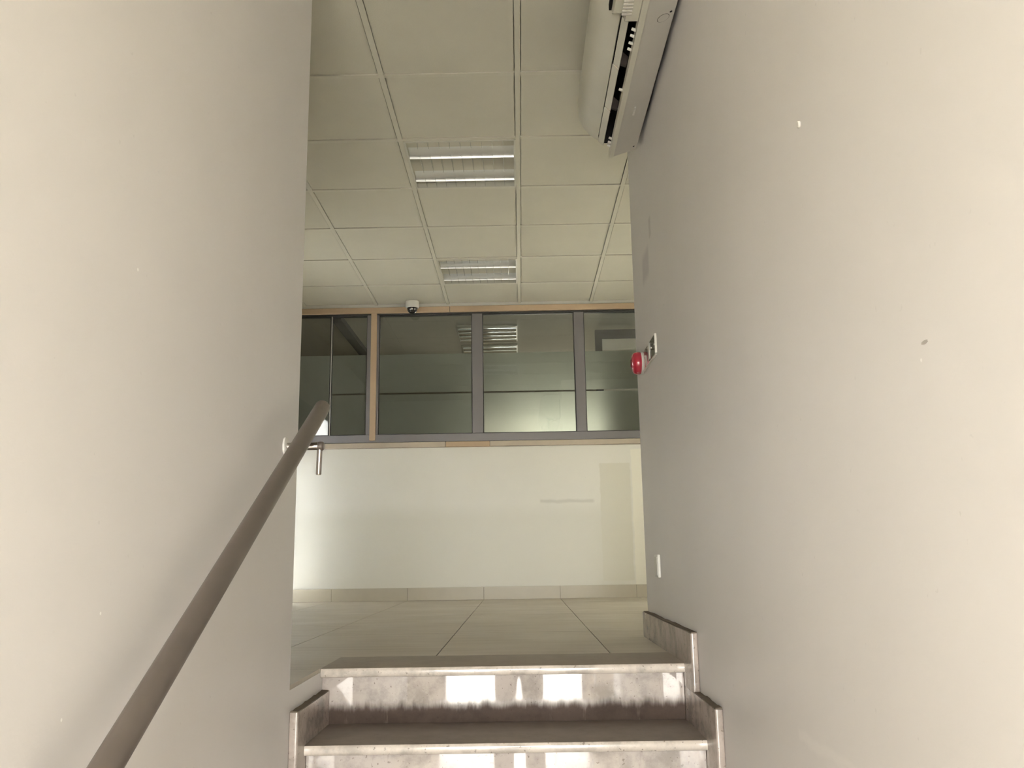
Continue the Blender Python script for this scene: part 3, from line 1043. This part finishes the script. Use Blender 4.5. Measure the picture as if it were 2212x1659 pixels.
# ------------------------------------------------------------------ the photographer, reflected in the risers
def skin_mesh(name, verts, edges, radii, mat, parent, root=0, sub=2):
    me = bpy.data.meshes.new(name)
    me.from_pydata(verts, edges, [])
    ob = bpy.data.objects.new(name, me)
    COL.objects.link(ob)
    sk = ob.modifiers.new('skin', 'SKIN')
    sk.use_smooth_shade = True
    for i, r in enumerate(radii):
        v = me.skin_vertices[0].data[i]
        v.radius = r if isinstance(r, tuple) else (r, r)
        v.use_root = (i == root)
    sb = ob.modifiers.new('subdivision', 'SUBSURF')
    sb.levels = sb.render_levels = sub
    dg = bpy.context.evaluated_depsgraph_get()
    new = bpy.data.meshes.new_from_object(ob.evaluated_get(dg))
    bpy.data.objects.remove(ob)
    new.name = name
    new.materials.clear()
    new.materials.append(mat)
    for p in new.polygons:
        p.use_smooth = True
    o2 = bpy.data.objects.new(name, new)
    COL.objects.link(o2)
    if parent is not None:
        attach(o2, parent)
    return o2


M_skin = simple('skin', (0.34, 0.20, 0.13), rough=0.5)
M_trousers = simple('dark_trousers', (0.045, 0.045, 0.05), rough=0.85)
M_shirt = simple('plain_shirt', (0.22, 0.21, 0.20), rough=0.85)
M_shoe = simple('black_shoes', (0.02, 0.02, 0.02), rough=0.4)
M_hair = simple('black_hair', (0.015, 0.012, 0.01), rough=0.6)
M_phone = simple('dark_phone', (0.02, 0.02, 0.022), rough=0.15)
px, py, pz = -0.03, -0.42, ZL
pe = empty('person', (px, py, pz))
tag(pe, 'standing person in dark trousers holding a phone, mirrored in the risers', 'person')


def PP(x, y, z):
    return (px + x, py + y, pz + z)


# one continuous body: pelvis, spine, neck, head, arms with hands, legs with feet
V, E, R = [], [], []


def vadd(p, r, link=None):
    V.append(PP(*p))
    R.append(r)
    if link is not None:
        E.append((link, len(V) - 1))
    return len(V) - 1


pel = vadd((0, 0, 0.90), (0.145, 0.10))
wai = vadd((0, 0, 1.04), (0.135, 0.095), pel)
chs = vadd((0, -0.005, 1.24), (0.155, 0.105), wai)
shl = vadd((0, -0.005, 1.36), (0.12, 0.085), chs)
nck = vadd((0, 0.01, 1.43), 0.052, shl)
hd1 = vadd((0, 0.03, 1.50), (0.062, 0.075), nck)
hd2 = vadd((0, 0.03, 1.58), (0.076, 0.095), hd1)
hd3 = vadd((0, 0.02, 1.65), (0.055, 0.07), hd2)
for sg in (-1, 1):
    a0 = vadd((sg * 0.155, 0.0, 1.355), 0.058, shl)
    a1 = vadd((sg * 0.215, 0.06, 1.16), 0.046, a0)
    a2 = vadd((sg * 0.225, 0.11, 1.10), 0.041, a1)
    a3 = vadd((sg * 0.16, 0.27, 1.33), 0.030, a2)
    a4 = vadd((sg * 0.125, 0.345, 1.43), 0.026, a3)
    pm = vadd((sg * 0.105, 0.372, 1.475), (0.03, 0.02), a4)
    l0 = vadd((sg * 0.085, 0.0, 0.80), (0.082, 0.088), pel)
    l1 = vadd((sg * 0.092, 0.015, 0.50), 0.056, l0)
    l2 = vadd((sg * 0.095, -0.005, 0.30), 0.050, l1)
    l3 = vadd((sg * 0.098, -0.01, 0.08), 0.036, l2)
    f0 = vadd((sg * 0.105, 0.07, 0.045), (0.036, 0.028), l3)
    f1 = vadd((sg * 0.115, 0.15, 0.028), (0.038, 0.02), f0)
skin_mesh('body', V, E, R, M_skin, pe)
# fingers and thumbs, each its own chain rooted in the palm
for sg in (-1, 1):
    bxp = sg * 0.105
    for i, (dz, ln_) in enumerate(((0.028, 0.058), (0.010, 0.066), (-0.008, 0.062), (-0.024, 0.048))):
        p0 = (bxp + sg * 0.004, 0.372, 1.482 + dz)
        p1 = (bxp + sg * 0.006 - sg * ln_ * 0.25, 0.402, 1.490 + dz)
        p2 = (bxp - sg * ln_ * 0.65, 0.413, 1.493 + dz)
        p3 = (bxp - sg * ln_ * 0.95, 0.409, 1.492 + dz)
        skin_mesh('finger', [PP(*p) for p in (p0, p1, p2, p3)], [(0, 1), (1, 2), (2, 3)], [0.009, 0.0085, 0.0078, 0.007], M_skin, pe, 0, 1)
    th = [(bxp, 0.368, 1.460), (bxp - sg * 0.02, 0.376, 1.470), (bxp - sg * 0.042, 0.384, 1.488)]
    skin_mesh('thumb', [PP(*p) for p in th], [(0, 1), (1, 2)], [0.0105, 0.0095, 0.008], M_skin, pe, 0, 1)
# clothing follows the body
tv = [PP(0, 0, 1.05), PP(0, 0, 0.87)]
te, tr_ = [(0, 1)], [(0.150, 0.11), (0.160, 0.122)]
for sg in (-1, 1):
    b0 = len(tv)
    tv += [PP(sg * 0.085, 0, 0.78), PP(sg * 0.092, 0.012, 0.50), PP(sg * 0.095, -0.003, 0.28), PP(sg * 0.098, -0.006, 0.045)]
    te += [(1, b0), (b0, b0 + 1), (b0 + 1, b0 + 2), (b0 + 2, b0 + 3)]
    tr_ += [(0.086, 0.094), 0.068, 0.064, 0.060]
skin_mesh('trousers', tv, te, tr_, M_trousers, pe)
sv = [PP(0, 0, 0.82), PP(0, 0, 1.02), PP(0, -0.005, 1.24), PP(0, -0.005, 1.37)]
se, sr = [(0, 1), (1, 2), (2, 3)], [(0.180, 0.135), (0.178, 0.132), (0.170, 0.118), (0.122, 0.09)]
for sg in (-1, 1):
    b0 = len(sv)
    sv += [PP(sg * 0.160, 0, 1.355), PP(sg * 0.215, 0.06, 1.17), PP(sg * 0.225, 0.105, 1.105), PP(sg * 0.160, 0.265, 1.32)]
    se += [(3, b0), (b0, b0 + 1), (b0 + 1, b0 + 2), (b0 + 2, b0 + 3)]
    sr += [0.068, 0.056, 0.052, 0.045]
skin_mesh('shirt', sv, se, sr, M_shirt, pe)
skin_mesh('hair', [PP(0, -0.015, 1.55), PP(0, 0.0, 1.62), PP(0, 0.02, 1.675)], [(0, 1), (1, 2)], [(0.072, 0.075), (0.082, 0.092), (0.06, 0.07)], M_hair, pe)
for sg in (-1, 1):
    skin_mesh('shoe', [PP(sg * 0.098, -0.055, 0.042), PP(sg * 0.10, 0.0, 0.05), PP(sg * 0.106, 0.08, 0.042), PP(sg * 0.117, 0.175, 0.03)], [(0, 1), (1, 2), (2, 3)],
              [(0.036, 0.038), (0.042, 0.046), (0.046, 0.038), (0.040, 0.026)], M_shoe, pe)
    lathe('eye', [(0.0, -0.009), (0.007, -0.006), (0.009, 0.0), (0.007, 0.006), (0.0, 0.009)], PP(sg * 0.031, 0.112, 1.575), (0, 1, 0), M_white_plastic, pe, 14)
    lathe('ear', [(0.0, -0.006), (0.02, -0.004), (0.024, 0.0), (0.02, 0.004), (0.0, 0.006)], PP(sg * 0.078, 0.025, 1.565), (1, 0, 0), M_skin, pe, 14)
skin_mesh('nose', [PP(0, 0.112, 1.585), PP(0, 0.132, 1.545)], [(0, 1)], [0.008, 0.014], M_skin, pe, 0, 1)
skin_mesh('mouth', [PP(-0.024, 0.108, 1.51), PP(0, 0.115, 1.512), PP(0.024, 0.108, 1.51)], [(0, 1), (1, 2)], [0.004, 0.006, 0.004], simple('lips', (0.25, 0.10, 0.08), rough=0.5), pe, 1, 1)
ph = box('phone', -0.105, 0.045, -0.028, -0.020, -0.062, 0.012, M_phone, None, 0.003, 2)
tag(ph, 'dark phone held up sideways by the mirrored person', 'phone')
